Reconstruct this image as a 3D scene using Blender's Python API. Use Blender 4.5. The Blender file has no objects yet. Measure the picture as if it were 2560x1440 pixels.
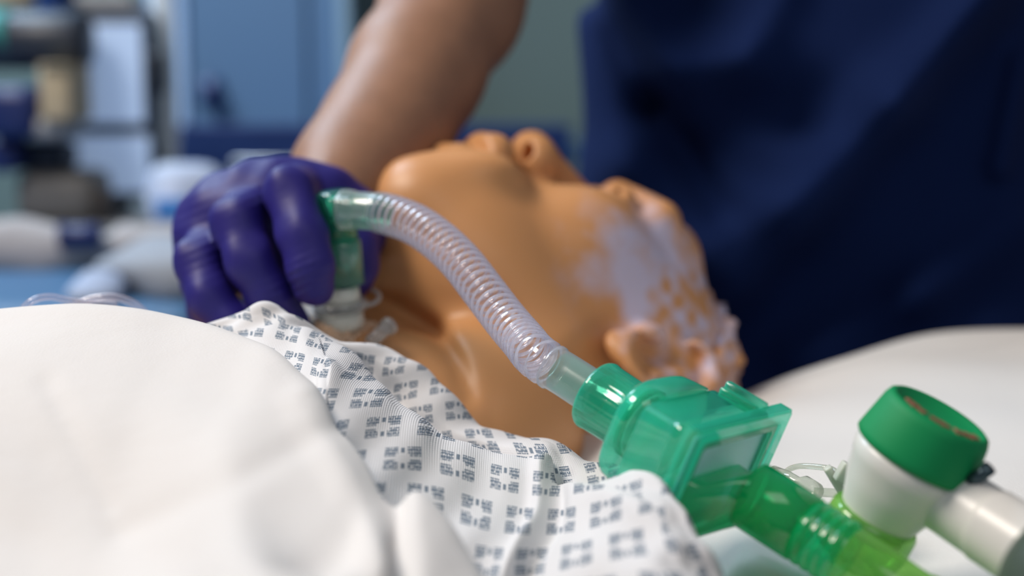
import bpy, bmesh, math, random
import numpy as np
from mathutils import Vector, Matrix
random.seed(4); rng = np.random.RandomState(7)
scene = bpy.context.scene
COL = scene.collection
# ------------------------------------------------------------------ camera
K = 0.00028125                       # 36 mm sensor, 50 mm lens, 2560 px wide
PITCH = math.radians(8.0)
CAM = Vector((0, 0, 1.05))
cp, sp = math.cos(PITCH), math.sin(PITCH)
RM = Matrix(((1, 0, 0), (0, sp, cp), (0, cp, -sp)))        # (right, up, depth) -> world
M4 = Matrix.Translation(CAM) @ RM.to_4x4()
cd = bpy.data.cameras.new('camera'); cam = bpy.data.objects.new('camera', cd); COL.objects.link(cam)
cam.location = CAM; cam.rotation_euler = (math.radians(90) - PITCH, 0, 0)
cd.lens = 50; cd.sensor_width = 36; cd.clip_start = .02; cd.clip_end = 50
cd.dof.use_dof = True; cd.dof.focus_distance = 0.535; cd.dof.aperture_fstop = 4.0
scene.camera = cam
# ------------------------------------------------------------------ world, lamps, exposure
w = bpy.data.worlds.new('room_light'); scene.world = w; w.use_nodes = True
w.node_tree.nodes['Background'].inputs[0].default_value = (.80, .86, 1.0, 1)
w.node_tree.nodes['Background'].inputs[1].default_value = .20
def area(name, loc, target, size, power, col):
    ld = bpy.data.lights.new(name, 'AREA'); ld.shape = 'RECTANGLE'; ld.size = size[0]; ld.size_y = size[1]
    ld.energy = power; ld.color = col
    o = bpy.data.objects.new(name, ld); COL.objects.link(o); o.location = loc
    o.rotation_euler = (Vector(target) - Vector(loc)).to_track_quat('-Z', 'Y').to_euler()
    return o
area('ceiling_lamp', (-1.0, .45, 2.35), (-.05, .65, .95), (.7, .5), 26, (1.0, .90, .80))
area('far_cool_fill', (-1.2, 1.9, 2.6), (-.8, 2.4, .9), (1.2, .6), 44, (.62, .80, 1.0))  # bluish light added to brighten and cool the background, not a known fixture
area('front_fill_light', (.5, -.9, 2.3), (.1, .5, .95), (1.2, .8), 4.5, (1.0, .95, .92))  # weak fill added from the camera side for the linen, no fixture there
scene.view_settings.view_transform = 'Standard'; scene.view_settings.look = 'None'
scene.view_settings.gamma = 1; scene.view_settings.use_curve_mapping = False
scene.view_settings.exposure = 0.05

# ------------------------------------------------------------------ helpers
def PC(px, py, D): return Vector(((px - 1280) * K * D, (720 - py) * K * D, D))
def W(v): return CAM + RM @ Vector(v)
def P(px, py, D): return W(PC(px, py, D))
def mesh_obj(name, me, mat=None, parent=None, smooth=True):
    o = bpy.data.objects.new(name, me); COL.objects.link(o)
    if mat: me.materials.append(mat)
    if smooth: me.polygons.foreach_set('use_smooth', [True] * len(me.polygons))
    if parent:
        o.parent = parent
        if parent.get('_frame'): pass
    return o
def obj(name, bm, mat=None, parent=None, smooth=True):
    me = bpy.data.meshes.new(name); bm.to_mesh(me); bm.free()
    return mesh_obj(name, me, mat, parent, smooth)
def local(parent, o):
    """mesh was written in world space: move it into its parent's frame"""
    m = parent.matrix_basis.inverted()
    o.data.transform(m); return o
def thing(name, label, cat, loc=(0, 0, 0), group=None, mat=None):
    o = bpy.data.objects.new(name, None); COL.objects.link(o); o.empty_display_size = .02
    if mat is not None: o.matrix_basis = mat
    else: o.location = loc
    o['label'] = label; o['category'] = cat
    if group: o['group'] = group
    return o
def tag(o, label, cat, group=None):
    o['label'] = label; o['category'] = cat
    if group: o['group'] = group
    return o
def struct(o): o['kind'] = 'structure'; return o

def catmull(pts, n):
    pts = [np.array(p, float) for p in pts]; P_ = [2*pts[0]-pts[1]] + pts + [2*pts[-1]-pts[-2]]
    out = []; m = len(pts) - 1
    for i in range(n + 1):
        t = i / n * m; s = min(int(t), m - 1); t -= s
        a, b, c, d = P_[s:s+4]
        out.append(.5*((2*b)+(-a+c)*t+(2*a-5*b+4*c-d)*t*t+(-a+3*b-3*c+d)*t**3))
    return out
def resample(pts, n):
    p = np.array(pts); L = np.r_[0, np.cumsum(np.linalg.norm(np.diff(p, axis=0), axis=1))]
    s = np.linspace(0, L[-1], n); return np.stack([np.interp(s, L, p[:, i]) for i in range(p.shape[1])], 1), L[-1]
def sweep(path, rad, seg=24, cap=True, flat=1.0, up=(0, 0, 1), mod=None):
    """tube through world points; rad scalar or list"""
    p = [Vector(q) for q in path]; n = len(p)
    if not hasattr(rad, '__len__'): rad = [rad] * n
    bm = bmesh.new(); rings = []
    T = [(p[min(i+1, n-1)] - p[max(i-1, 0)]).normalized() for i in range(n)]
    for i in range(n):
        if T[i].length < .5: T[i] = T[i-1] if i else T[i+1]
    N = Vector(up) - T[0] * T[0].dot(Vector(up))
    if N.length < 1e-3: N = Vector((1, 0, 0)) - T[0] * T[0].x
    N.normalize()
    for i in range(n):
        N = (N - T[i] * N.dot(T[i])).normalized(); B = T[i].cross(N)
        ring = []
        for j in range(seg):
            a = 2*math.pi*j/seg; r = rad[i]*(mod(a, i) if mod else 1)
            ring.append(bm.verts.new(p[i] + N*math.cos(a)*r*flat + B*math.sin(a)*r))
        rings.append(ring)
    for i in range(n-1):
        for j in range(seg):
            bm.faces.new((rings[i][j], rings[i][(j+1) % seg], rings[i+1][(j+1) % seg], rings[i+1][j]))
    if cap:
        bm.faces.new(rings[0][::-1]); bm.faces.new(rings[-1])
    return bm
def lathe(org, axis, prof, seg=40, mod=None, up=(0, 0, 1), cap=False):
    """prof = [(s, r)] along axis; may fold back on itself (walls)"""
    axis = Vector(axis).normalized(); org = Vector(org)
    N = Vector(up) - axis*axis.dot(Vector(up))
    if N.length < 1e-3: N = Vector((1, 0, 0)) - axis*axis.x
    N.normalize(); B = axis.cross(N); bm = bmesh.new(); rings = []
    for i, (s, r) in enumerate(prof):
        if r < 1e-6: rings.append([bm.verts.new(org + axis*s)]); continue
        rings.append([bm.verts.new(org + axis*s + (N*math.cos(2*math.pi*j/seg)+B*math.sin(2*math.pi*j/seg))*r*(mod(2*math.pi*j/seg, i) if mod else 1)) for j in range(seg)])
    for a, b in zip(rings[:-1], rings[1:]):
        for j in range(seg):
            q = [a[j % len(a)], a[(j+1) % len(a)], b[(j+1) % len(b)], b[j % len(b)]]
            u_ = []
            for v in q:
                if v not in u_: u_.append(v)
            if len(u_) > 2: bm.faces.new(u_)
    if cap:
        for rr in (rings[0], rings[-1]):
            if len(rr) > 2: bm.faces.new(rr)
    bmesh.ops.recalc_face_normals(bm, faces=bm.faces)
    return bm
def box(c, s, bev=.002, seg=2, rot=None, bm=None):
    """rounded box: centre, full size"""
    b = bmesh.new(); bmesh.ops.create_cube(b, size=1)
    bmesh.ops.scale(b, vec=Vector(s), verts=b.verts)
    if bev: bmesh.ops.bevel(b, geom=b.edges[:], offset=bev, segments=seg, affect='EDGES', profile=.6)
    if rot is not None: bmesh.ops.transform(b, matrix=rot.to_4x4(), verts=b.verts)
    bmesh.ops.translate(b, vec=Vector(c), verts=b.verts)
    if bm is None: return b
    me = bpy.data.meshes.new('tmp'); b.to_mesh(me); b.free(); bm.from_mesh(me); bpy.data.meshes.remove(me); return bm
def merge(bm, b2):
    me = bpy.data.meshes.new('tmp'); b2.to_mesh(me); b2.free(); bm.from_mesh(me); bpy.data.meshes.remove(me); return bm
def loft_rects(secs, seg=8, power=5, caps=True):
    """secs: (y, hx, hz, cx, cz, power) superellipse sections along local Y"""
    bm = bmesh.new(); rings = []; n = seg*4
    for y, hx, hz, cx, cz, pw in secs:
        ring = []
        for j in range(n):
            a = 2*math.pi*(j+.5)/n; c, s = math.cos(a), math.sin(a)
            ring.append(bm.verts.new((cx + hx*math.copysign(abs(c)**(2/pw), c), y, cz + hz*math.copysign(abs(s)**(2/pw), s))))
        rings.append(ring)
    for a, b in zip(rings[:-1], rings[1:]):
        for j in range(n): bm.faces.new((a[j], a[(j+1) % n], b[(j+1) % n], b[j]))
    if caps: bm.faces.new(rings[0]); bm.faces.new(rings[-1])
    bmesh.ops.recalc_face_normals(bm, faces=bm.faces); return bm

# ---- materials
def nodes(name):
    m = bpy.data.materials.new(name); m.use_nodes = True; nt = m.node_tree
    return m, nt, nt.nodes['Principled BSDF'], nt.nodes['Material Output']
def set_p(b, **kw):
    for k_, v in kw.items():
        k_ = {'spec': 'Specular IOR Level', 'sss': 'Subsurface Weight', 'ssr': 'Subsurface Radius', 'sscale': 'Subsurface Scale', 'coat': 'Coat Weight'}.get(k_, k_.replace('_', ' ').title().replace('Ior', 'IOR'))
        b.inputs[k_].default_value = v
def simple(name, col, rough=.5, noise=None, bump=None, **kw):
    m, nt, b, out = nodes(name); b.inputs['Base Color'].default_value = (*col, 1); b.inputs['Roughness'].default_value = rough
    set_p(b, **kw)
    tc = nt.nodes.new('ShaderNodeTexCoord')
    if noise:
        sc, amt = noise; n = nt.nodes.new('ShaderNodeTexNoise'); n.inputs['Scale'].default_value = sc; n.inputs['Detail'].default_value = 5
        nt.links.new(tc.outputs['Object'], n.inputs['Vector'])
        mx = nt.nodes.new('ShaderNodeMix'); mx.data_type = 'RGBA'; mx.inputs[6].default_value = (*[c*(1-amt) for c in col], 1); mx.inputs[7].default_value = (*[min(1, c*(1+amt)) for c in col], 1)
        nt.links.new(n.outputs[0], mx.inputs[0]); nt.links.new(mx.outputs[2], b.inputs['Base Color'])
    if bump:
        sc, st, dist = bump; n = nt.nodes.new('ShaderNodeTexNoise'); n.inputs['Scale'].default_value = sc; n.inputs['Detail'].default_value = 4
        nt.links.new(tc.outputs['Object'], n.inputs['Vector'])
        bp = nt.nodes.new('ShaderNodeBump'); bp.inputs['Strength'].default_value = st; bp.inputs['Distance'].default_value = dist
        nt.links.new(n.outputs[0], bp.inputs['Height']); nt.links.new(bp.outputs[0], b.inputs['Normal'])
    return m
def clear(name, tint, body, base=.12, edge=.75, rough=.12, transl=.5, blend=.35):
    """moulded see-through plastic: tinted transmission, denser at grazing edges, glossy skin"""
    m, nt, b, out = nodes(name); L = nt.links
    b.inputs['Base Color'].default_value = (*body, 1); b.inputs['Roughness'].default_value = rough
    tr = nt.nodes.new('ShaderNodeBsdfTransparent'); tr.inputs[0].default_value = (*tint, 1)
    tl = nt.nodes.new('ShaderNodeBsdfTranslucent'); tl.inputs[0].default_value = (*body, 1)
    mb = nt.nodes.new('ShaderNodeMixShader'); mb.inputs[0].default_value = transl
    L.new(b.outputs[0], mb.inputs[1]); L.new(tl.outputs[0], mb.inputs[2])
    lw = nt.nodes.new('ShaderNodeLayerWeight'); lw.inputs[0].default_value = blend
    mr = nt.nodes.new('ShaderNodeMapRange'); mr.inputs[3].default_value = base; mr.inputs[4].default_value = edge
    L.new(lw.outputs['Facing'], mr.inputs[0])
    mx = nt.nodes.new('ShaderNodeMixShader'); L.new(mr.outputs[0], mx.inputs[0]); L.new(tr.outputs[0], mx.inputs[1]); L.new(mb.outputs[0], mx.inputs[2])
    gl = nt.nodes.new('ShaderNodeBsdfGlossy'); gl.inputs['Roughness'].default_value = rough
    lf = nt.nodes.new('ShaderNodeLayerWeight'); lf.inputs[0].default_value = .5
    pw = nt.nodes.new('ShaderNodeMath'); pw.operation = 'POWER'; pw.inputs[1].default_value = 4; L.new(lf.outputs['Facing'], pw.inputs[0])
    fr = nt.nodes.new('ShaderNodeMath'); fr.operation = 'MULTIPLY_ADD'; fr.inputs[1].default_value = .5; fr.inputs[2].default_value = .08; L.new(pw.outputs[0], fr.inputs[0])
    mg = nt.nodes.new('ShaderNodeMixShader'); L.new(fr.outputs[0], mg.inputs[0]); L.new(mx.outputs[0], mg.inputs[1]); L.new(gl.outputs[0], mg.inputs[2])
    L.new(mg.outputs[0], out.inputs[0]); return m

# ---- control-grid cloth patches: rows of (px, py, D)
def cr_mat(n_ctrl, n):
    Wt = np.zeros((n, n_ctrl))
    for i in range(n):
        t = i/(n-1)*(n_ctrl-1); s = min(int(t), n_ctrl-2); t -= s
        c = [.5*(-t+2*t*t-t**3), .5*(2-5*t*t+3*t**3), .5*(t+4*t*t-3*t**3), .5*(-t*t+t**3)]
        for q, cc in zip((s-1, s, s+1, s+2), c): Wt[i, min(max(q, 0), n_ctrl-1)] += cc
    return Wt
def patch(rows, nu, nv, name, mat, parent=None, disp=None, thick=0, uvs=None):
    A = np.array([[tuple(P(*c)) for c in r] for r in rows])        # (R, C, 3)
    G = np.einsum('ar,rcd,bc->abd', cr_mat(A.shape[0], nv), A, cr_mat(A.shape[1], nu))
    du = np.gradient(G, axis=1); dv = np.gradient(G, axis=0); N = np.cross(du, dv); N /= np.linalg.norm(N, axis=2, keepdims=True)+1e-12
    if N[..., 2].mean() < 0: N = -N
    if disp is not None:
        vv, uu = np.meshgrid(np.linspace(0, 1, nv), np.linspace(0, 1, nu), indexing='ij')
        G = G + N*disp(uu, vv, G)[..., None]
    me = bpy.data.meshes.new(name); idx = np.arange(nu*nv).reshape(nv, nu)
    F = np.stack([idx[:-1, :-1], idx[:-1, 1:], idx[1:, 1:], idx[1:, :-1]], -1).reshape(-1, 4)
    e1 = G[0, 1]-G[0, 0]
    fn = np.cross(G[nv//2, nu//2+1]-G[nv//2, nu//2], G[nv//2+1, nu//2]-G[nv//2, nu//2])
    if fn[2] < 0: F = F[:, ::-1]
    me.from_pydata(G.reshape(-1, 3).tolist(), [], F.tolist())
    # cloth UV in metres: arc length along the middle row, and down each column
    lu = np.linalg.norm(np.diff(G, axis=1), axis=2); lv = np.linalg.norm(np.diff(G, axis=0), axis=2)
    U = np.zeros((nv, nu)); U[:, 1:] = np.cumsum(lu.mean(0))[None, :]
    V = np.zeros((nv, nu)); V[1:, :] = np.cumsum(lv, axis=0)
    if uvs:
        # the cloth was cut flat: flat pattern coordinates, turned a little differently in the rear layer, the front layer and the right-hand drape
        q = (G-np.array(CAM)) @ np.array(RM); vv_ = np.linspace(0, 1, nv)[:, None]; uu_ = np.linspace(0, 1, nu)[None, :]
        th = np.where(vv_ < .52, .10-.9*np.clip(.32-uu_, 0, .3), -.04)+.10*np.clip((uu_-.6)*4, 0, 1)
        X_, Y_ = q[..., 0], q[..., 1]*1.12+.18*q[..., 2]
        U = X_*np.cos(th)+Y_*np.sin(th)+.5+.0035*np.sin(14*uu_+5*vv_)+.006*(vv_ > .52); V = -X_*np.sin(th)+Y_*np.cos(th)+.5+.0040*np.sin(17*uu_+2+3*vv_)
    uv = np.stack([U, V], -1).reshape(-1, 2)
    ul = me.uv_layers.new(name='cloth'); li = np.zeros(len(me.loops), dtype=np.int32); me.loops.foreach_get('vertex_index', li)
    ul.data.foreach_set('uv', uv[li].ravel())
    o = mesh_obj(name, me, mat, parent)
    if thick:
        md = o.modifiers.new('thickness', 'SOLIDIFY'); md.thickness = thick; md.offset = -1
    return o

# ---- implicit modelling (numpy fields + surface nets)
def smin(a, b, k): h = np.clip(.5+.5*(b-a)/k, 0, 1); return b*(1-h)+a*h-k*h*(1-h)
def smax(a, b, k): return -smin(-a, -b, k)
def ell(Q, c, r, R=None):
    d = Q - np.array(c, np.float32)
    if R is not None: d = d @ np.array(R, np.float32)
    r = np.array(r, np.float32); k0 = np.linalg.norm(d/r, axis=-1); k1 = np.linalg.norm(d/(r*r), axis=-1)+1e-9
    return k0*(k0-1)/k1
def cap(Q, a, b, ra, rb=None):
    if rb is None: rb = ra
    a = np.array(a, np.float32); b = np.array(b, np.float32); ab = b-a
    t = np.clip(((Q-a)@ab)/float(ab@ab), 0, 1); return np.linalg.norm(Q-a-t[..., None]*ab, axis=-1)-(ra+(rb-ra)*t)
def chain(Q, pts, k=.004):
    f = None
    for (a, ra), (b, rb) in zip(pts[:-1], pts[1:]):
        g = cap(Q, a, b, ra, rb); f = g if f is None else smin(f, g, k)
    return f
def wob(Q, freq, seed=0, n=7):
    r = np.random.RandomState(seed); s = 0
    for i in range(n):
        d = r.randn(3); d /= np.linalg.norm(d); s = s+np.sin(Q@(d.astype(np.float32)*freq*(.7+.6*r.rand()))+r.rand()*6.28)
    return s/n**.5
def nets(name, fn, lo, hi, h, mat, parent=None, to_world=True, attr=None):
    ax = [np.arange(lo[i], hi[i]+h, h, dtype=np.float32) for i in range(3)]
    Q = np.stack(np.meshgrid(*ax, indexing='ij'), -1); f = fn(Q).astype(np.float32); S = f.shape
    ins = f < 0
    c = np.zeros((S[0]-1, S[1]-1, S[2]-1), np.int8)
    offs = [(i, j, k_) for i in (0, 1) for j in (0, 1) for k_ in (0, 1)]
    sl = lambda o: tuple(slice(o[i], S[i]-1+o[i]) for i in range(3))
    for o in offs: c += ins[sl(o)]
    act = (c > 0) & (c < 8); cells = np.argwhere(act); nvv = len(cells)
    vid = -np.ones(c.shape, np.int64); vid[act] = np.arange(nvv)
    acc = np.zeros((nvv, 3)); cnt = np.zeros(nvv)
    for a_ in offs:
        for d in range(3):
            if a_[d]: continue
            b_ = list(a_); b_[d] = 1
            fa = f[cells[:, 0]+a_[0], cells[:, 1]+a_[1], cells[:, 2]+a_[2]]; fb = f[cells[:, 0]+b_[0], cells[:, 1]+b_[1], cells[:, 2]+b_[2]]
            mk = (fa < 0) != (fb < 0); t = np.where(mk, fa/np.where(mk, fa-fb, 1), 0)
            p = np.tile(np.array(a_, float), (nvv, 1)); p[:, d] += t
            acc[mk] += p[mk]; cnt[mk] += 1
    V = (cells+acc/cnt[:, None])*h+np.array([ax[i][0] for i in range(3)])
    Fs = []
    for d in range(3):
        u_, v_ = (d+1) % 3, (d+2) % 3
        s0 = [slice(None)]*3; s1 = [slice(None)]*3; s0[d] = slice(0, -1); s1[d] = slice(1, None)
        A_, B_ = ins[tuple(s0)], ins[tuple(s1)]; e = np.argwhere(A_ != B_)
        e = e[(e[:, u_] > 0) & (e[:, v_] > 0) & (e[:, u_] < S[u_]-1) & (e[:, v_] < S[v_]-1)]
        fl = A_[e[:, 0], e[:, 1], e[:, 2]]
        q = []
        for du, dv in ((-1, -1), (0, -1), (0, 0), (-1, 0)):
            g = e.copy(); g[:, u_] += du; g[:, v_] += dv; q.append(vid[g[:, 0], g[:, 1], g[:, 2]])
        q = np.stack(q, 1); q[~fl] = q[~fl][:, ::-1]; Fs.append(q)
    F = np.concatenate(Fs)
    me = bpy.data.meshes.new(name)
    L = V
    if to_world:
        Mw = np.array(RM); V = V @ Mw.T + np.array(CAM); F = F[:, ::-1]       # (right, up, depth) is left-handed
    me.vertices.add(len(V)); me.vertices.foreach_set('co', V.ravel())
    me.loops.add(F.size); me.loops.foreach_set('vertex_index', F.ravel().astype(np.int32))
    me.polygons.add(len(F)); me.polygons.foreach_set('loop_start', np.arange(0, F.size, 4, dtype=np.int32))
    me.update(calc_edges=True); me.validate()
    if attr:
        for an, af in attr.items():
            at = me.attributes.new(an, 'FLOAT', 'POINT'); at.data.foreach_set('value', af(L.astype(np.float32)).astype(np.float32))
    return mesh_obj(name, me, mat, parent)

def seg_d(X, Y, a, b):
    ax_, ay_ = a; bx_, by_ = b; L2 = (bx_-ax_)**2+(by_-ay_)**2; t = np.clip(((X-ax_)*(bx_-ax_)+(Y-ay_)*(by_-ay_))/L2, 0, 1)
    return np.hypot(X-ax_-t*(bx_-ax_), Y-ay_-t*(by_-ay_))
def lin(v, a, b): return np.clip((v-a)/(b-a), 0, 1)
def pc(px, py, D): return tuple(PC(px, py, D))

# ------------------------------------------------------------------ materials
M_skin = simple('warm_skin', (.31, .160, .095), .5, noise=(60, .18), bump=(300, .25, .001), sss=.15, ssr=(.3, .12, .06), sscale=.01)
M_glove = simple('violet_nitrile', (.015, .009, .165), .55, bump=(220, .25, .0006), spec=.45)
M_scrub = simple('navy_scrub_cloth', (.004, .015, .075), .9, spec=.15, noise=(9, .2), bump=(900, .2, .0006))
M_white = simple('white_moulded_plastic', (.78, .77, .74), .3)
M_grey = simple('grey_plastic', (.30, .31, .32), .4)
M_dark = simple('dark_grey_plastic', (.02, .028, .045), .4)
M_navy = simple('navy_plastic', (.008, .022, .12), .4)
M_cyan_green = simple('teal_plastic', (.02, .28, .27), .4)
M_cream = simple('cream_card', (.50, .42, .28), .7)
M_metal = simple('brushed_steel', (.5, .52, .55), .35, metallic=.9)
M_cap = simple('green_rubbery_cap', (.001, .27, .085), .6, spec=.3, noise=(30, .08))
M_print = simple('red_brown_print', (.30, .12, .07), .6)
M_paleblue = simple('pale_blue_panel', (.42, .60, .86), .5, noise=(3, .12))
M_screen = simple('pale_screen_added_glow', (.45, .60, .85), .4, noise=(3, .12), emission_color=(.50, .68, 1.0, 1), emission_strength=.28)  # faint emission added so these pale panels come out brighter
M_case = simple('slate_monitor_case', (.07, .10, .15), .5)
M_wall = simple('blue_grey_wall_panel', (.10, .19, .33), .6, noise=(1.2, .12))
M_wall_g = simple('grey_green_wall', (.15, .22, .21), .7, noise=(1.4, .08))
M_door = simple('blue_grey_door', (.10, .20, .34), .55, noise=(1.5, .1))
M_trim = simple('pale_trim', (.28, .42, .52), .5)
M_deep = simple('deep_blue_laminate', (.003, .03, .15), .5)
M_mid = simple('mid_blue_vinyl', (.05, .14, .30), .5, noise=(4, .15))
M_floor = simple('grey_blue_vinyl_floor', (.13, .18, .24), .45, noise=(5, .1))
M_linen2 = simple('white_cotton_blanket', (.40, .39, .40), .9, noise=(8, .12), bump=(60, .5, .004))
M_bluemat = simple('blue_mattress_vinyl', (.05, .14, .28), .5)
M_frame = simple('grey_bed_frame', (.32, .34, .36), .4)
M_brown = simple('brown_grey_handle', (.10, .085, .075), .5)

def linen(name, col, crease=.35, weave=True):
    m, nt, b, out = nodes(name); L = nt.links
    b.inputs['Base Color'].default_value = (*col, 1); b.inputs['Roughness'].default_value = .85; b.inputs['Sheen Weight'].default_value = .15
    tc = nt.nodes.new('ShaderNodeTexCoord'); n1 = nt.nodes.new('ShaderNodeTexNoise'); n1.inputs['Scale'].default_value = 14; n1.inputs['Detail'].default_value = 4
    n2 = nt.nodes.new('ShaderNodeTexNoise'); n2.inputs['Scale'].default_value = 900
    L.new(tc.outputs['Object'], n1.inputs[0]); L.new(tc.outputs['Object'], n2.inputs[0])
    b1 = nt.nodes.new('ShaderNodeBump'); b1.inputs['Strength'].default_value = crease; b1.inputs['Distance'].default_value = .006
    b2 = nt.nodes.new('ShaderNodeBump'); b2.inputs['Strength'].default_value = .3; b2.inputs['Distance'].default_value = .0004
    L.new(n1.outputs[0], b1.inputs['Height']); L.new(n2.outputs[0], b2.inputs['Height']); L.new(b1.outputs[0], b2.inputs['Normal']); L.new(b2.outputs[0], b.inputs['Normal'])
    return m
M_sheet = linen('white_cotton_sheet', (.73, .70, .675))
M_pillow = linen('white_pillow_cover', (.78, .76, .73), .25)

def gown_material():
    m, nt, b, out = nodes('printed_gown_cotton'); L = nt.links; b.inputs['Roughness'].default_value = .85
    uv = nt.nodes.new('ShaderNodeUVMap'); uv.uv_map = 'cloth'; sx = nt.nodes.new('ShaderNodeSeparateXYZ'); L.new(uv.outputs[0], sx.inputs[0])
    def mt(op, a, b_=None, c=None):
        n = nt.nodes.new('ShaderNodeMath'); n.operation = op
        for i, v in enumerate((a, b_, c)):
            if v is None: continue
            if isinstance(v, (int, float)): n.inputs[i].default_value = v
            else: L.new(v, n.inputs[i])
        return n.outputs[0]
    u0, v0 = sx.outputs[0], sx.outputs[1]
    row = mt('FLOOR', mt('DIVIDE', v0, .0150))
    uu = mt('ADD', mt('DIVIDE', u0, .0155), mt('MULTIPLY', row, .42)); vv = mt('DIVIDE', v0, .0150)
    x = mt('SUBTRACT', mt('FRACT', uu), .5); y = mt('SUBTRACT', mt('FRACT', vv), .5)
    ax, ay = mt('ABSOLUTE', x), mt('ABSOLUTE', y)
    def band(v, lo, hi): return mt('MULTIPLY', mt('GREATER_THAN', v, lo), mt('LESS_THAN', v, hi))
    blk = mt('MULTIPLY', band(ax, .085, .33), band(ay, .045, .33))
    # hatching of lettering inside the blocks: vertical strokes in text-like rows
    tx = nt.nodes.new('ShaderNodeTexNoise'); tx.inputs['Scale'].default_value = 1; tx.inputs['Detail'].default_value = 0
    cx = nt.nodes.new('ShaderNodeCombineXYZ'); L.new(mt('MULTIPLY', u0, 2600), cx.inputs[0]); L.new(mt('MULTIPLY', v0, 900), cx.inputs[1]); L.new(cx.outputs[0], tx.inputs[0])
    stroke = mt('GREATER_THAN', tx.outputs[0], .36)
    rows = mt('GREATER_THAN', mt('FRACT', mt('MULTIPLY', mt('ADD', ay, .01), 10.4)), .14)
    open_ = mt('SUBTRACT', 1, mt('MULTIPLY', mt('LESS_THAN', ax, .13), mt('LESS_THAN', ay, .12)))
    blk = mt('MULTIPLY', mt('MULTIPLY', blk, open_), mt('MULTIPLY', stroke, rows))
    mid = mt('MULTIPLY', mt('LESS_THAN', ax, .035), band(ay, .15, .30))
    ink = mt('MULTIPLY', mt('MAXIMUM', blk, mid), .85)
    mx = nt.nodes.new('ShaderNodeMix'); mx.data_type = 'RGBA'; mx.inputs[6].default_value = (.70, .69, .695, 1); mx.inputs[7].default_value = (.07, .12, .18, 1)
    L.new(ink, mx.inputs[0]); L.new(mx.outputs[2], b.inputs['Base Color'])
    # warp and weft
    wv = nt.nodes.new('ShaderNodeMath'); wv.operation = 'MULTIPLY'
    s1 = mt('SINE', mt('MULTIPLY', u0, 9000)); s2 = mt('SINE', mt('MULTIPLY', v0, 7000))
    hgt = mt('ADD', s1, mt('MULTIPLY', s2, .6))
    b2 = nt.nodes.new('ShaderNodeBump'); b2.inputs['Strength'].default_value = .25; b2.inputs['Distance'].default_value = .0003
    L.new(hgt, b2.inputs['Height'])
    n1 = nt.nodes.new('ShaderNodeTexNoise'); n1.inputs['Scale'].default_value = 45; tc = nt.nodes.new('ShaderNodeTexCoord'); L.new(tc.outputs['Object'], n1.inputs[0])
    b1 = nt.nodes.new('ShaderNodeBump'); b1.inputs['Strength'].default_value = .3; b1.inputs['Distance'].default_value = .002; L.new(n1.outputs[0], b1.inputs['Height'])
    L.new(b1.outputs[0], b2.inputs['Normal']); L.new(b2.outputs[0], b.inputs['Normal'])
    return m
M_gown = gown_material()

def manikin_material(name, rough=.42):
    m, nt, b, out = nodes(name); L = nt.links; set_p(b, Roughness=rough, sss=.12, ssr=(.5, .25, .12), sscale=.006, spec=.4)
    at = nt.nodes.new('ShaderNodeAttribute'); at.attribute_name = 'residue'
    tc = nt.nodes.new('ShaderNodeTexCoord'); n = nt.nodes.new('ShaderNodeTexNoise'); n.inputs['Scale'].default_value = 55; n.inputs['Detail'].default_value = 6
    L.new(tc.outputs['Object'], n.inputs[0])
    a = nt.nodes.new('ShaderNodeMath'); a.operation = 'SUBTRACT'; a.inputs[1].default_value = .5; L.new(n.outputs[0], a.inputs[0])
    m1 = nt.nodes.new('ShaderNodeMath'); m1.operation = 'MULTIPLY_ADD'; m1.inputs[1].default_value = 2.4; L.new(a.outputs[0], m1.inputs[0]); L.new(at.outputs['Fac'], m1.inputs[2])
    gate = nt.nodes.new('ShaderNodeMath'); gate.operation = 'MULTIPLY'; gate.use_clamp = True; L.new(m1.outputs[0], gate.inputs[0])
    g2 = nt.nodes.new('ShaderNodeMath'); g2.operation = 'MULTIPLY'; g2.use_clamp = True; g2.inputs[1].default_value = 4; L.new(at.outputs['Fac'], g2.inputs[0]); L.new(g2.outputs[0], gate.inputs[1])
    mx = nt.nodes.new('ShaderNodeMix'); mx.data_type = 'RGBA'; mx.inputs[6].default_value = (.61, .295, .120, 1); mx.inputs[7].default_value = (.60, .54, .68, 1)
    L.new(gate.outputs[0], mx.inputs[0]); L.new(mx.outputs[2], b.inputs['Base Color'])
    return m
M_manikin = manikin_material('tan_vinyl_skin')
M_mouth = simple('dark_mouth_hollow', (.05, .015, .01), .6)

M_clear = clear('clear_tube_plastic', (.96, .95, .98), (.80, .80, .92), base=.09, edge=.66, rough=.07, transl=.55, blend=.45)
M_clear_soft = clear('frosted_clear_plastic', (.90, .92, .93), (.75, .80, .82), base=.25, edge=.7, rough=.2)
M_aqua = clear('aqua_tinted_connector', (.50, .86, .76), (.38, .78, .66), base=.22, edge=.7, rough=.12)
M_green = clear('green_tinted_housing', (.42, .94, .80), (.09, .80, .60), base=.15, edge=.92, rough=.10, transl=.55)
M_green2 = clear('green_tinted_swivel', (.14, .86, .52), (.01, .80, .42), base=.36, edge=.92, rough=.12, transl=.68)
M_lime = clear('lime_tinted_hose', (.62, .93, .42), (.40, .80, .22), base=.22, edge=.8, rough=.14, transl=.6)
M_elbow = clear('green_tinted_elbow', (.30, .78, .66), (.10, .55, .42), base=.15, edge=.85, rough=.08)
M_line = clear('thin_clear_line', (.90, .93, .88), (.75, .80, .70), base=.15, edge=.7, rough=.1)
M_membrane = simple('pale_blue_filter_membrane', (.62, .88, .98), .6)
M_white_pl = simple('milky_connector_plastic', (.62, .64, .58), .35)

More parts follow.
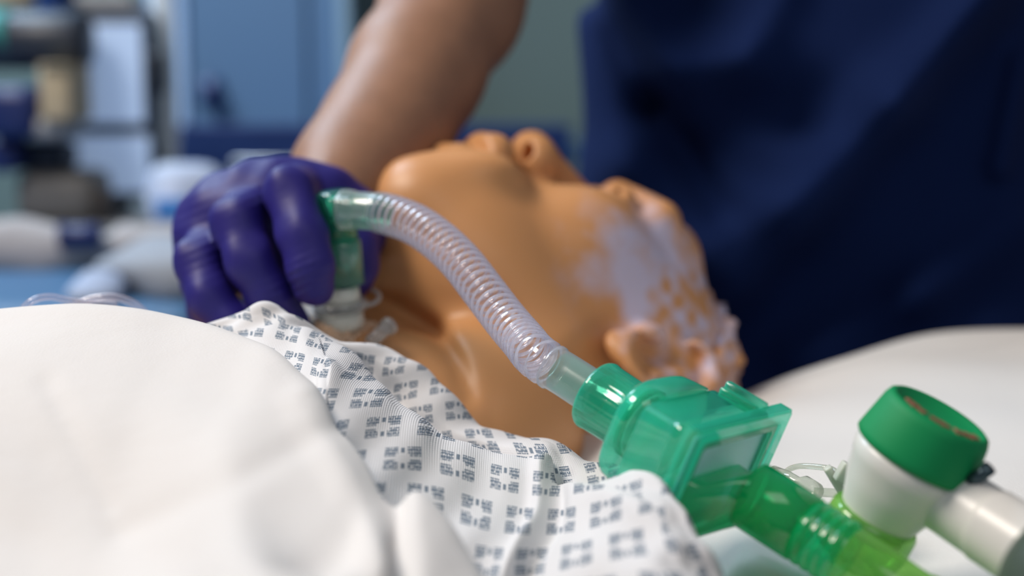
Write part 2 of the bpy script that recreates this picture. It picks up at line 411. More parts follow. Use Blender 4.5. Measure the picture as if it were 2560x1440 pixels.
# ================================================================== setting
def slab(name, lo, hi, mat, bev=.0):
    lo, hi = Vector(lo), Vector(hi); return obj(name, box((lo+hi)/2, hi-lo, bev), mat, smooth=False)
struct(slab('floor', (-2.6, -1.6, -.06), (2.6, 2.9, 0), M_floor))
struct(slab('wall_back', (-2.6, 2.6, 0), (2.6, 2.7, 2.75), M_wall_g))
struct(slab('wall_left', (-2.7, -1.6, 0), (-2.6, 2.7, 2.75), M_wall))
struct(slab('baseboard_back', (-2.6, 2.58, 0), (2.6, 2.60, .12), M_deep))
# wall panelling and door behind (x in metres at y about 2.6)
def wx(px, y): return (px-1280)*K*y
def wz(py, y): D = y/cp; return CAM.z + ((720-py)*K*cp - sp)*D
Yw = 2.55
pan = thing('wall_cupboard', 'tall blue-grey cupboard doors against the back wall, left of the forearm', 'cupboard', (wx(620, Yw), Yw, 0))
x0, xm, x1 = wx(372, 2.4), wx(775, 2.4), wx(858, 2.4)
def add(root, name, bm, mat, smooth=True): return local(root, obj(name, bm, mat, root, smooth))
add(pan, 'carcass', box(((x0+x1)/2, 2.51, 1.25), (x1-x0, .16, 2.5), .004), M_wall, False)
xq = wx(475, 2.4)
for a_, b_ in ((x0, xq), (xq, xm), (xm, x1)):
    add(pan, 'door', box(((a_+b_)/2, 2.42, 1.62), (b_-a_-.008, .02, 1.72), .003), M_door if a_ != x0 else M_paleblue, False)
add(pan, 'edge_strip', box((x1+.006, 2.41, 1.25), (.02, .04, 2.5), .003), M_trim, False)
hd = add(pan, 'handle', sweep([(wx(530, 2.36), 2.41, wz(252, 2.36)), (wx(530, 2.36), 2.35, wz(250, 2.36)), (wx(530, 2.36), 2.35, wz(215, 2.36)), (wx(530, 2.36), 2.41, wz(213, 2.36))], .014, 12), M_navy)
ctr = thing('side_counter', 'low deep blue worktop unit in front of the blue-grey cupboard', 'counter', (wx(650, 2.2), 2.2, 0))
XC = -.20
add(ctr, 'worktop', box((XC, 2.23, wz(372, 2.2)), (.60, .30, .03), .005), M_mid, False)
add(ctr, 'carcass', box((XC, 2.23, wz(372, 2.2)/2-.02), (.58, .27, wz(372, 2.2)-.04), .005), M_deep, False)
for i in (-1, 1):
    dr = add(ctr, 'drawer', box((XC+i*.145, 2.085, wz(410, 2.2)), (.28, .02, .13), .004), M_deep, False)
    h_ = obj('handle', box((XC+i*.145, 2.07, wz(395, 2.2)), (.12, .015, .012), .004), M_metal, dr); local(ctr, h_)
bag = nets('plastic_bag', lambda Q: np.minimum(ell(Q, pc(540, 305, 2.05), (.06, .05, .05)), ell(Q, pc(575, 330, 2.05), (.04, .04, .04)))+.004*wob(Q, 120, 3),
           PC(440, 400, 1.95) , PC(680, 200, 2.15), .012, simple('grey_blue_film', (.22, .30, .42), .4)) if False else None

# ---- monitor trolley (blurred, far left)
YT = 1.75
def bx(px0, py0, px1, py1, y, dep, bev=.006):
    a, b = wx(px0, y), wx(px1, y); t, u = wz(py0, y), wz(py1, y)
    return box(((a+b)/2, y+dep/2, (t+u)/2), (b-a, dep, t-u), bev)
tr = thing('monitor_trolley', 'tall equipment trolley with two pale blue screens and dark frame', 'trolley', (wx(270, YT), YT+.1, 0))
s1 = add(tr, 'monitor', bx(138, 26, 392, 326, YT, .05, .012), M_case)
local(tr, obj('screen', bx(148, 66, 366, 306, YT-.004, .004, .001), M_screen, s1, False))
s2 = add(tr, 'monitor', bx(160, 322, 392, 500, YT, .05, .012), M_case)
local(tr, obj('screen', bx(172, 338, 376, 478, YT-.004, .004, .001), M_screen, s2, False))
add(tr, 'pole', sweep([(wx(392, YT), YT+.06, .12), (wx(392, YT), YT+.06, wz(-60, YT))], .014, 16), M_grey)
add(tr, 'top_bar', bx(200, -8, 350, 26, YT, .07), M_grey, False)
add(tr, 'shelf', bx(20, 560, 410, 572, YT-.1, .34), M_grey, False)
ins = add(tr, 'side_clamp', bx(368, 130, 408, 235, YT-.02, .05), M_dark)
bs = bmesh.new()
for dx in (-.22, .22):
    for dy in (-.18, .18): merge(bs, box((wx(270, YT)+dx, YT+.1+dy, .1), (.05, .05, .02), .006))
merge(bs, box((wx(270, YT), YT+.1, .12), (.52, .42, .03), .01)); add(tr, 'base', bs, M_grey)
for dx in (-.22, .22):
    for dy in (-.18, .18):
        add(tr, 'caster', lathe((wx(270, YT)+dx-.012, YT+.1+dy, .045), (1, 0, 0), [(0, 0), (0, .04), (.004, .045), (.02, .045), (.024, .04), (.024, 0)], 20), M_dark)
# ---- objects on and by it
def blurry(name, label, cat, parts, loc):
    r = thing(name, label, cat, loc)
    for nm, bm, mt_ in parts: add(r, nm, bm, mt_)
    return r
Y2 = 1.62
blurry('infusion_pump', 'navy and grey pump unit at the left edge below the cream box', 'pump',
       [('housing', bx(-40, 215, 92, 345, Y2, .12, .015), M_navy), ('front_panel', bx(60, 290, 165, 352, Y2+.01, .1, .012), M_grey), ('clamp', bx(-30, 345, 40, 430, Y2+.03, .06, .008), M_navy)], (wx(20, Y2), Y2, wz(430, Y2)))
blurry('cream_carton', 'cream cardboard box at the left side of the upper screen', 'box',
       [('body', bx(108, 165, 182, 300, Y2, .09, .004), M_cream), ('flap', bx(110, 160, 180, 166, Y2-.01, .09, .001), M_cream)], (wx(145, Y2), Y2, wz(300, Y2)))
blurry('camera_head', 'dark rounded navy device hanging above the cream box', 'device',
       [('housing', lathe(P(85, 100, Y2+.05)-Vector((.07, 0, 0)), (1, 0, 0), [(0, 0), (0, .025), (.01, .035), (.12, .035), (.135, .028), (.135, 0)], 28), M_dark),
        ('lens_ring', lathe(P(14, 96, Y2+.05)-Vector((.02, 0, 0)), (1, 0, 0), [(0, 0), (0, .034), (.03, .036), (.03, 0)], 28), M_cyan_green)], P(85, 100, Y2+.05))
blurry('blue_storage_tub', 'bright blue tub at the top left above the dark device', 'tub',
       [('body', bx(108, -20, 168, 50, Y2+.1, .08, .01), simple('bright_blue_plastic', (.005, .06, .30), .4)), ('rim', bx(104, -28, 172, -20, Y2+.09, .1, .003), M_navy)], (wx(138, Y2+.1), Y2+.1, wz(50, Y2+.1)))
blurry('grey_wall_box', 'pale grey and cream unit in the top left corner', 'unit',
       [('body', bx(-60, -60, 98, 70, Y2+.25, .1, .01), M_grey), ('cover', bx(-60, -60, 90, 22, Y2+.24, .02, .01), M_cream)], (wx(20, Y2+.25), Y2+.25, wz(70, Y2+.25)))
blurry('ventilator_unit', 'grey boxy machine with dark top under the lower screen', 'machine',
       [('housing', bx(30, 425, 235, 559, 1.67, .2, .02), simple('warm_grey_plastic', (.16, .155, .145), .5)), ('display_hood', bx(20, 352, 165, 428, 1.69, .16, .015), M_dark), ('grip', bx(232, 470, 262, 556, 1.66, .04, .01), M_brown)], (wx(140, Y2), Y2, wz(565, Y2)))
blurry('blue_bottle_cap', 'small navy pot lying on the white blanket by the grey machine', 'pot',
       [('body', lathe(P(165, 590, 1.40), (1, .1, 0), [(0, 0), (0, .010), (.004, .012), (.03, .012), (.034, .010), (.034, 0)], 24), M_navy), ('lid', lathe(P(150, 590, 1.40), (1, .1, 0), [(0, 0), (0, .013), (.008, .013), (.008, 0)], 24), M_navy)], P(180, 595, 1.42))
# ---- second bed behind with blanket
YB = 1.45
bed2 = thing('far_bed', 'blue vinyl bed seen blurred beyond the sheet at left', 'bed', (wx(150, YB), YB, 0))
zb = wz(655, YB)
add(bed2, 'mattress', box((-.80, 1.38, zb-.07), (1.10, .46, .14), .03, 3), M_bluemat)
add(bed2, 'frame', box((-.80, 1.38, zb-.20), (1.12, .42, .07), .01), M_frame)
for dx in (-.5, .5):
    for dy in (-.16, .16): add(bed2, 'leg', sweep([(-.80+dx, 1.38+dy, 0), (-.80+dx, 1.38+dy, zb-.17)], .022, 12), M_metal)
def blk(Q):
    f = cap(Q, pc(-180, 605, 1.42), pc(150, 628, 1.42), .030, .024); f = smin(f, cap(Q, pc(150, 640, 1.42), pc(470, 612, 1.45), .017, .022), .03)
    f = smin(f, cap(Q, pc(330, 610, 1.5), pc(600, 590, 1.5), .020, .022), .03)
    return f+.004*wob(Q, 75, 2)
tag(nets('rolled_blanket', blk, (-.62, -.06, 1.33), (-.25, .16, 1.60), .007, M_linen2), 'off-white blanket rolled along the far blue bed', 'blanket')
def pk(Q):
    f = ell(Q, pc(450, 510, 1.52), (.036, .030, .03)); f = smin(f, ell(Q, pc(480, 465, 1.53), (.040, .022, .03)), .02)
    return f+.004*wob(Q, 110, 5)
pkr = thing('dressing_pack', 'pale wrapped pack with a blue patch beside the gloved hand', 'pack', P(460, 540, 1.52))
local(pkr, nets('wrapper', pk, (-.52, .03, 1.46), (-.27, .22, 1.60), .006, simple('pale_blue_wrap', (.42, .50, .66), .5), pkr))
add(pkr, 'blue_patch', box(P(432, 522, 1.487), (.035, .006, .022), .002), simple('clear_blue_print', (.05, .22, .60), .4))
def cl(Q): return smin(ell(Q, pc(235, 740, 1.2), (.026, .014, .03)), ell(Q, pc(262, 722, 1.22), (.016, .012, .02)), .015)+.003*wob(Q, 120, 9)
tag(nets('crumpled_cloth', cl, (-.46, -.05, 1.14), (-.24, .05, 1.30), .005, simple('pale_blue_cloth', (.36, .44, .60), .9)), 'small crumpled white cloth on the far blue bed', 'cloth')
def cl2(Q): return smin(ell(Q, pc(430, 672, 1.25), (.07, .022, .05)), ell(Q, pc(520, 700, 1.25), (.06, .03, .05)), .03)+.003*wob(Q, 80, 12)
tag(nets('folded_towel', cl2, (-.44, -.05, 1.17), (-.16, .06, 1.34), .006, simple('grey_white_towel', (.30, .34, .40), .9)), 'grey-white towel on the far bed close to the gloved hand', 'towel')

# ================================================================== the bed in front
bed = thing('hospital_bed', 'hospital bed carrying the manikin, mostly hidden by white linen', 'bed', (-.3, .6, 0))
add(bed, 'mattress', box((-.45, .50, .67), (1.85, .68, .14), .04, 3), M_sheet)
add(bed, 'frame', box((-.45, .50, .57), (1.9, .66, .05), .01), M_frame)
for dx in (-.85, .85):
    for dy in (-.28, .28): add(bed, 'leg', sweep([(-.45+dx, .50+dy, 0), (-.45+dx, .50+dy, .55)], .025, 12), M_metal)

# pillow
rows = []
cols = [1000, 1250, 1500, 1750, 1860, 2000, 2200, 2400, 2600, 2900]
sil = [(1000, 1120, .86), (1250, 1110, .85), (1500, 1085, .83), (1750, 1030, .80), (1850, 985, .80), (2000, 930, .83), (2200, 868, .87), (2400, 827, .90), (2600, 822, .90), (2900, 850, .86)]
rows.append([(a, b+240, D+.02) for a, b, D in sil])
rows.append([(a, b+60, D+.025) for a, b, D in sil])
rows.append(sil)
rows.append([(a, b+40 if i > 3 else b+16, D-.07) for i, (a, b, D) in enumerate(sil)])
def flat_row(py, drop, dl=0):
    r = []
    for i, c in enumerate(cols):
        dd = drop+(.035 if i < 2 else .022 if i == 2 else .008 if i == 3 else 0)+dl
        r.append((c, py, dd/(.139+.99*(py-720)*K)))
    return r
rows.append(flat_row(1090, .150)); rows.append(flat_row(1200, .153)); rows.append(flat_row(1330, .162)); rows.append(flat_row(1480, .168)); rows.append(flat_row(1750, .175)); rows.append(flat_row(1950, .24))
def pdisp(u, v, G):
    X, Y = G[..., 0], G[..., 1]
    d = .0018*np.sin(38*X+20*Y)*np.sin(25*Y-9*X)
    for (a, b, A, s) in (((1960, 1010), (2560, 850), .0045, .012), ((1900, 1060), (2500, 900), -.004, .012)):
        p, q = P(a[0], a[1], .78), P(b[0], b[1], .84); dx, dy = q.x-p.x, q.y-p.y; l = math.hypot(dx, dy)
        dist = ((X-p.x)*dy-(Y-p.y)*dx)/l; d = d+A*np.exp(-(dist/s)**2)
    return d
pil = patch(rows, 150, 150, 'pillow', M_pillow, disp=pdisp)
tag(pil, 'wide white pillow in a cotton cover under the manikin head', 'pillow')

# ================================================================== manikin
O = np.array((.0281, -.0349, .7925)); SC = 1.033
Rl = np.array([[0.5891, 0.1234, -0.7986], [0.0406, 0.9825, 0.1818], [0.8071, -0.1395, 0.5738]])     # rows: left, front, up (camera frame)
def to_local(Q): return ((Q-O.astype(np.float32)) @ Rl.T.astype(np.float32))/np.float32(SC)
def head_field(L):
    A = L.copy(); A[..., 0] = np.abs(A[..., 0])                  # symmetric
    f = ell(L, (0, -.010, .018), (.072, .087, .080))
    f = smin(f, ell(L, (0, .030, -.030), (.058, .056, .080)), .03)
    f = smin(f, ell(L, (0, .032, -.078), (.046, .050, .034)), .03)
    f = smin(f, cap(A, (.052, -.008, -.050), (.018, .060, -.100), .018, .018), .024)
    f = smin(f, ell(A, (.008, .060, -.104), (.024, .023, .023)), .016)         # chin
    f = smin(f, ell(A, (.043, .052, -.018), (.022, .024, .026)), .022)         # cheekbone
    f = smin(f, ell(A, (.020, .078, -.075), (.026, .012, .022)), .015)
    f = smin(f, ell(L, (0, .058, .046), (.046, .024, .028)), .02)              # forehead
    f = smin(f, cap(A, (.046, .070, .028), (.010, .088, .027), .010, .010), .012)   # brow
    f = smax(f, -ell(A, (.034, .094, .006), (.017, .014, .012)), .012)          # sockets
    f = smin(f, ell(A, (.032, .076, .006), (.014, .012, .012)), .003)          # closed lids
    f = smax(f, -cap(A, (.020, .0895, .003), (.044, .080, .002), .0016), .002)
    n = cap(L, (0, .080, .020), (0, .100, -.018), .007, .011)
    n = smin(n, ell(L, (0, .106, -.026), (.012, .0115, .012)), .006)
    n = smin(n, ell(A, (.0135, .097, -.031), (.0095, .0135, .0115)), .004)
    f = smin(f, n, .007)
    f = smax(f, -cap(A, (.0165, .099, -.047), (.0095, .101, -.030), .0052, .0048), .0015)  # nostrils
    f = smin(f, chain(A, [((0, .0990, -.058), .0110), ((.012, .0955, -.059), .0100), ((.026, .082, -.069), .0032)], .004), .005)
    f = smin(f, chain(A, [((0, .0905, -.081), .0090), ((.012, .0880, -.080), .0080), ((.025, .081, -.071), .0035)], .004), .005)
    f = smax(f, -cap(A, (.0, .106, -.0705), (.026, .090, -.0695), .0026, .0030), .002)
    f = smax(f, -ell(A, (.0310, .082, -.066), (.0095, .017, .0075)), .003)      # mouth corner hollow
    f = smax(f, -cap(L, (0, .104, -.047), (0, .100, -.056), .002), .004)        # philtrum
    # ear
    ec = np.array((.0815, -.012, .002), np.float32); E = A-ec
    E[..., 0] += .35*E[..., 1]                                                  # tilted outward at the back
    q = np.sqrt((E[..., 1]/.62)**2+(E[..., 2])**2); rim = np.sqrt((q-.029)**2+(E[..., 0]-.002)**2)-.0042
    rim = np.where(E[..., 1] > .012, rim+.002+(E[..., 1]-.012)*.8, rim)
    plate = ell(E, (-.005, -.001, 0), (.0045, .018, .028))
    ear = smin(rim, plate, .004)
    ear = smin(ear, cap(E, (-.001, -.006, .012), (0, -.009, -.012), .0034, .0034), .003)
    ear = smin(ear, ell(E, (-.002, .004, -.027), (.005, .009, .009)), .004)
    ear = smax(ear, -ell(E, (.001, .004, -.004), (.009, .008, .012)), .003)
    ear = smin(ear, ell(E, (0, .014, -.007), (.006, .005, .008)), .003)
    f = smin(f, ear, .006)
    return f
def hairline(L):
    x, y, z = np.abs(L[..., 0]), L[..., 1], L[..., 2]
    f = y-(.078-.65*(z-.075)*0-1.0*np.clip(.085-z, 0, .2))                      # in front of this = bare skin
    f = np.maximum(f, (.0+.006-z)*.9+(y+.02)*.35)                              # below ears cut
    return f
def body_field(Q):
    L = to_local(Q); f = head_field(L)
    n = cap(Q, pc(1400, 870, .80), pc(930, 955, .755), .057, .056)
    n = smin(n, cap(Q, pc(1230, 760, .80), pc(900, 850, .76), .030, .034), .03)
    f = smin(f, n, .016)
    # shoulder and chest shell, a separate skin panel with a crease
    c_ = cap(Q, pc(1180, 1085, .70), pc(520, 1190, .67), .055, .070)
    c_ = smin(c_, cap(Q, pc(850, 1060, .77), pc(350, 1260, .80), .070, .085), .04)
    c_ = smin(c_, cap(Q, pc(1080, 1000, .86), pc(420, 1220, .90), .050, .070), .04)
    f = smin(f, c_, .014)
    # moulded crease where the neck skin tucks into the chest panel
    px = 1280+Q[..., 0]/(K*Q[..., 2]); py = 720-Q[..., 1]/(K*Q[..., 2]); dst = None
    for a, b in (((880, 745), (985, 765)), ((985, 765), (1080, 825)), ((1080, 825), (1150, 910)), ((1150, 910), (1185, 985))):
        g_ = seg_d(px, py, a, b); dst = g_ if dst is None else np.minimum(dst, g_)
    f = f+.0075*np.exp(-(dst/30)**2)*lin(px, 1210, 1130)*lin(Q[..., 2], .82, .78)
    return f
def near(Q, px, py, D, r):
    c = np.array(pc(px, py, D)); return np.exp(-(((Q-c)**2).sum(-1)/(r*r)))
def residue(Q):
    L = to_local(Q); side = L[..., 0] > .0
    px = 1280+Q[..., 0]/(K*Q[..., 2]); py = 720-Q[..., 1]/(K*Q[..., 2])
    def blob(x, y, rx, ry, rot=0):
        c, s = math.cos(rot), math.sin(rot); dx, dy = px-x, py-y
        return np.exp(-(((dx*c+dy*s)/rx)**2+((-dx*s+dy*c)/ry)**2))
    r = 1.05*blob(1575, 680, 52, 120, -.25)+.95*blob(1655, 610, 50, 85, -.5)+.7*blob(1590, 770, 38, 70)+.35*blob(1480, 660, 70, 120, -.2)+.25*blob(1690, 660, 30, 40)
    r = r+.55*blob(1800, 820, 45, 200)+.35*blob(1720, 800, 90, 130)+.35*blob(1560, 880, 14, 60)
    # powder caught on the raised curls of the hair, bare vinyl in between
    curl = lin(px, 1590, 1660)*lin(py, 640, 720)*(1-.8*np.exp(-(((px-1600)/95)**2+((py-905)/85)**2))); r = r*(1-curl)+curl*(.42+.42*wob(L, 560, 41, 8))*lin(py, 1100, 900)
    return np.clip(r, 0, 1.2)*side
man = thing('training_manikin', 'tan vinyl patient manikin lying face up with head tilted back on the pillow', 'manikin', P(1100, 1000, .75))
bodym = local(man, nets('body', body_field, (-.26, -.26, .58), (.145, .105, 1.02), .0021, M_manikin, man, attr={'residue': residue}))
def hair_field(Q):
    L = to_local(Q); f = ell(L, (0, -.008, .018), (.0735, .0835, .0820))
    tex = .0024*wob(L, 430, 21, 9)+.0016*wob(L, 230, 22, 7)+.0012*wob(L, 760, 23, 9)
    f = f-.002+tex
    A = L.copy(); A[..., 0] = np.abs(A[..., 0])
    y, z, x = L[..., 1], L[..., 2], A[..., 0]
    # hair behind a line that runs from the high forehead, past the temple, over and behind the ear
    hl = y-(.050-1.25*np.clip(.088-z, 0, .3))-.006*np.sin(x*90)
    hl = np.minimum(hl, y+.045-.0*z) if False else hl
    hl = np.maximum(hl, -.045-z)
    f = smax(f, hl, .004)
    ear = ell(A, (.084, -.010, .002), (.034, .027, .041)); f = smax(f, -ear, .004)
    return f
local(man, nets('moulded_hair', hair_field, (-.12, -.20, .66), (.19, .10, 1.02), .0021, M_manikin, man, attr={'residue': residue}))

# ================================================================== hospital gown
G_B = [(440, 832, .585), (560, 795, .585), (652, 760, .58), (735, 786, .582), (840, 846, .590), (955, 871, .595), (1042, 906, .592), (1108, 965, .590), (1180, 1048, .588), (1262, 1080, .580), (1370, 1103, .562), (1468, 1148, .53), (1560, 1165, .485), (1645, 1203, .455), (1708, 1268, .438), (1752, 1350, .426), (1800, 1432, .418), (1850, 1530, .41)]
G_C = [(445, 850, .58), (570, 812, .58), (665, 788, .575), (740, 795, .578), (848, 860, .585), (947, 900, .588), (1012, 955, .585), (1078, 1028, .58), (1160, 1084, .575), (1250, 1108, .565), (1365, 1128, .548), (1468, 1172, .518), (1558, 1190, .475), (1642, 1232, .446), (1700, 1298, .430), (1742, 1385, .418), (1790, 1470, .41), (1840, 1570, .40)]
G_D = [(450, 868, .575), (580, 830, .575), (680, 812, .57), (748, 812, .572), (852, 888, .585), (936, 955, .585), (990, 1018, .582), (1060, 1080, .575), (1150, 1130, .57), (1245, 1166, .56), (1360, 1175, .535), (1465, 1202, .503), (1556, 1222, .462), (1640, 1268, .436), (1690, 1338, .420), (1730, 1425, .41), (1780, 1510, .40), (1830, 1610, .39)]
G_E = [(455, 885, .57), (590, 846, .57), (697, 836, .56), (765, 822, .565), (852, 868, .560), (932, 930, .553), (985, 986, .548), (1056, 1048, .542), (1146, 1098, .536), (1240, 1134, .53), (1355, 1172, .518), (1460, 1225, .485), (1552, 1260, .448), (1630, 1318, .424), (1680, 1390, .41), (1715, 1475, .40), (1765, 1560, .39), (1815, 1660, .38)]
G_F = [(470, 930, .56), (620, 885, .555), (735, 885, .545), (790, 880, .54), (852, 935, .530), (935, 1005, .52), (1010, 1075, .512), (1080, 1145, .503), (1160, 1205, .496), (1245, 1262, .49), (1345, 1300, .48), (1435, 1350, .455), (1525, 1395, .428), (1600, 1440, .408), (1650, 1500, .395), (1690, 1590, .385), (1740, 1670, .375), (1790, 1760, .365)]
G_G = [(480, 1000, .54), (640, 975, .53), (760, 975, .515), (800, 985, .505), (845, 1045, .49), (905, 1125, .478), (965, 1210, .468), (1030, 1295, .46), (1095, 1375, .452), (1170, 1440, .445), (1260, 1495, .435), (1355, 1555, .42), (1450, 1600, .405), (1550, 1650, .39), (1620, 1700, .38), (1660, 1780, .37), (1710, 1850, .36), (1760, 1930, .35)]
G_A = [(a, b+70, D+.05) for a, b, D in G_B]; G_A2 = [(a, b+14, D+.014) for a, b, D in G_B]
G_H = [(a-20, b+160, D-.03) for a, b, D in G_G]
def gdisp(u, v, G):
    d = .0012*np.sin(60*u+14*v)*np.sin(9*v+20*u)
    d = d+.0022*np.sin(v*30+u*14)*np.exp(-((v-.8)/.16)**2)*(u > .2)
    du = u-(.600-.02*v); d = d+.0045*np.exp(-(du/.012)**2)*lin(v, .3, .45)-.004*np.exp(-((du-.022)/.012)**2)*lin(v, .3, .45)
    return d
gown = patch([G_A, G_A2, G_B, G_C, G_D, G_E, G_F, G_G, G_H], 360, 200, 'hospital_gown', M_gown, disp=gdisp, thick=.0006, uvs=True)
tag(gown, 'white cotton gown printed with dark blue square motifs across the manikin chest', 'gown')

# ================================================================== white sheet over the chest
S0 = [(-260, 800, .56), (-60, 778, .56), (100, 768, .56), (220, 764, .56), (340, 772, .558), (440, 790, .555), (520, 812, .548), (610, 848, .535), (690, 885, .518), (760, 955, .498), (830, 1048, .476), (895, 1135, .456), (955, 1215, .440), (1040, 1228, .432), (1110, 1300, .420), (1170, 1400, .405), (1230, 1500, .39), (1290, 1620, .375)]
Sm1 = [(a+10, b+60, D+.035) for a, b, D in S0]; Sm0 = [(a+12, b+18, D+.012) for a, b, D in S0]
S1 = [(a-10-i*1.5, b+40, D-.018) for i, (a, b, D) in enumerate(S0)]
S2 = [(a-20-i*5, b+120+i*2, D-.05) for i, (a, b, D) in enumerate(S0)]
S3 = [(a-40-i*12, b+270-i*2, D-.085) for i, (a, b, D) in enumerate(S0)]
S4 = [(a-60-i*20, 1290+i*12, max(.30, D-.135)) for i, (a, b, D) in enumerate(S0)]
S5 = [(a-80-i*24, 1560+i*8, max(.27, D-.18)) for i, (a, b, D) in enumerate(S0)]
S6 = [(a-80-i*24, 2000+i*8, max(.25, D-.21)) for i, (a, b, D) in enumerate(S0)]
def sdisp(u, v, G):
    X, Z, Y = G[..., 0], G[..., 2], G[..., 1]; d = np.zeros_like(X)
    q = (G-np.array(CAM)) @ np.array(RM); px = 1280+q[..., 0]/(K*q[..., 2]); py = 720-q[..., 1]/(K*q[..., 2])
    for (a, b, A, s) in (((300, 1330), (840, 1070), -.0014, 38), ((120, 960), (270, 1260), -.0010, 34), ((-60, 1150), (330, 1480), .0018, 80), ((760, 1000), (960, 1420), .0030, 50), ((985, 1190), (1010, 1500), -.006, 34)):
        ax_, ay_ = a; bx_, by_ = b; L2 = (bx_-ax_)**2+(by_-ay_)**2; t = np.clip(((px-ax_)*(bx_-ax_)+(py-ay_)*(by_-ay_))/L2, 0, 1)
        dist = np.hypot(px-ax_-t*(bx_-ax_), py-ay_-t*(by_-ay_)); d += A*np.exp(-(dist/s)**2)
    d += .0008*np.sin(50*X+30*Y)*np.sin(42*Y-18*X)
    return d
sheet = patch([Sm1, Sm0, S0, S1, S2, S3, S4, S5, S6], 200, 200, 'bed_sheet', M_sheet, disp=sdisp, thick=.0006)
tag(sheet, 'plain white sheet drawn over the chest in the left foreground', 'sheet')

# ================================================================== catheter mount
cm = thing('catheter_mount', 'clear corrugated tube with aqua ends and green elbow held by the gloved fingers', 'tube', P(1160, 700, .60))
pts = catmull([P(848, 524, .648), P(905, 527, .646), P(960, 533, .641), P(1030, 557, .628), P(1090, 596, .613), P(1150, 652, .597), P(1205, 722, .580), P(1262, 797, .562), P(1308, 851, .545)]+[W(np.array((.0715, -.0639, .4807))-np.array((.7199, -.4456, -.5322))*t) for t in (.0860, .0700, .0560, .0440)], 400)
pp, Lt = resample(pts, 1200)
def cut(px0, px1):
    xs = np.array([1280+((Vector(p)-CAM) @ RM)[0]/(K*((Vector(p)-CAM) @ RM)[2]) for p in pp]) if False else PXS
    i0, i1 = np.argmin(abs(PXS-px0)), np.argmin(abs(PXS-px1)); return pp[i0:i1+1]
q_ = (pp-np.array(CAM)) @ np.array(RM); PXS = 1280+q_[:, 0]/(K*q_[:, 2])
seg_ = cut(948, 1385); Ls = np.linalg.norm(np.diff(seg_, axis=0), axis=1).sum(); NR = 33
sg, _ = resample(seg_, NR*10+1)
rad = []; TP = lambda t: 1-.085*t
for i in range(len(sg)):
    ph = (i % 10)/10; c_ = math.cos(2*math.pi*ph); rad.append(  .00830+.00115*(1 if c_ > .3 else -1 if c_ < -.5 else c_/.5*1.0 if c_ < 0 else c_/.3))
add(cm, 'corrugated_tube', sweep(sg, [r*TP(i/len(rad)) for i, r in enumerate(rad)], 32, cap=False), M_clear)
c1, _ = resample(cut(846, 955), 40); n_ = 40
add(cm, 'near_cuff', sweep(c1, [.0080 if i < 2 else .0092 if i < 14 else .0086 if i < 34 else .0090 for i in range(n_)], 36, cap=False), M_clear_soft)
add(cm, 'aqua_sleeve', sweep(c1[12:], [.0080]*28, 36, cap=False), M_aqua)
c2, _ = resample(cut(1378, 1490), 40)
add(cm, 'far_cuff', sweep(c2, [.0086 if i < 4 else .0081 for i in range(40)], 36, cap=False), M_clear_soft)
add(cm, 'far_aqua_sleeve', sweep(c2[6:], [.0073]*34, 36, cap=False), M_aqua)
# elbow: upright tinted tube with flat top, then collar
T0, T1 = P(834, 478, .655), P(853, 612, .660); axv = (T1-T0); Lz = axv.length; axv.normalize()
Rv = .0088
add(cm, 'elbow', lathe(T0, axv, [(0, 0), (0, Rv*.86), (.0012, Rv), (.004, Rv*.99), (Lz, Rv*.96), (Lz, Rv*.84), (.003, Rv*.84), (.0022, 0)], 40), M_elbow)
add(cm, 'elbow_branch', sweep([P(838, 524, .653), P(870, 525, .648), P(905, 527, .646)], [.0072, .0072, .0072], 32, cap=False), M_elbow)
T2 = P(855, 722, .664); Lc = (T2-T1).length
add(cm, 'collar', lathe(T1-axv*.002, axv, [(0, Rv*.80), (0, .0082), (.001, .0092), (.003, .0094), (Lc, .0084), (Lc, .0070), (.001, .0074)], 40), M_aqua)

# tracheostomy set
tt = thing('tracheostomy_tube', 'milky white tracheostomy connector and flange under the green elbow', 'tube', P(850, 800, .67))
add(tt, 'connector', lathe(P(852, 718, .664), axv, [(0, .0070), (0, .0084), (.007, .0086), (.0072, .0080), (.009, .0080), (.009, .0060)], 40), M_white_pl)
add(tt, 'shoulder', lathe(P(850, 752, .666), axv, [(0, .006), (.0, .0112), (.002, .0130), (.0045, .0125), (.006, .0105), (.006, .005)], 40), M_clear_soft)
add(tt, 'lower_ring', lathe(P(848, 778, .668), axv, [(0, .006), (0, .0100), (.001, .0110), (.007, .0112), (.009, .0095), (.009, .004)], 40), M_white_pl)
fl = []
for t in np.linspace(0, 1, 24): fl.append(P(770+190*t, 818+4*math.sin(t*9)-18*abs(t-.5), .672+.02*t))
add(tt, 'flange', sweep(fl, [.004+.005*math.sin(math.pi*i/23) for i in range(24)], 20, flat=.3), M_clear_soft)
rg = [P(905+44*math.cos(a), 742-22*math.sin(a), .672+.008*math.sin(a)) for a in np.linspace(-2.9, .9, 30)]
add(tt, 'clear_ring', sweep(rg, .0011, 10), M_clear_soft)
tag(obj('suction_port', merge(sweep([P(925, 856, .645), P(945, 838, .648), P(972, 815, .652)], [.0031, .0032, .0032], 20), lathe(P(968, 819, .651), P(978, 810, .653)-P(966, 820, .651), [(0, .0034), (0, .0042), (.0025, .0042), (.0025, .002)], 20)), M_clear_soft),
    'short clear stub of tubing poking up behind the gown', 'tubing')
tapem = simple('crinkled_clear_tape', (.62, .42, .28), .25, noise=(150, .35), bump=(200, .6, .002))
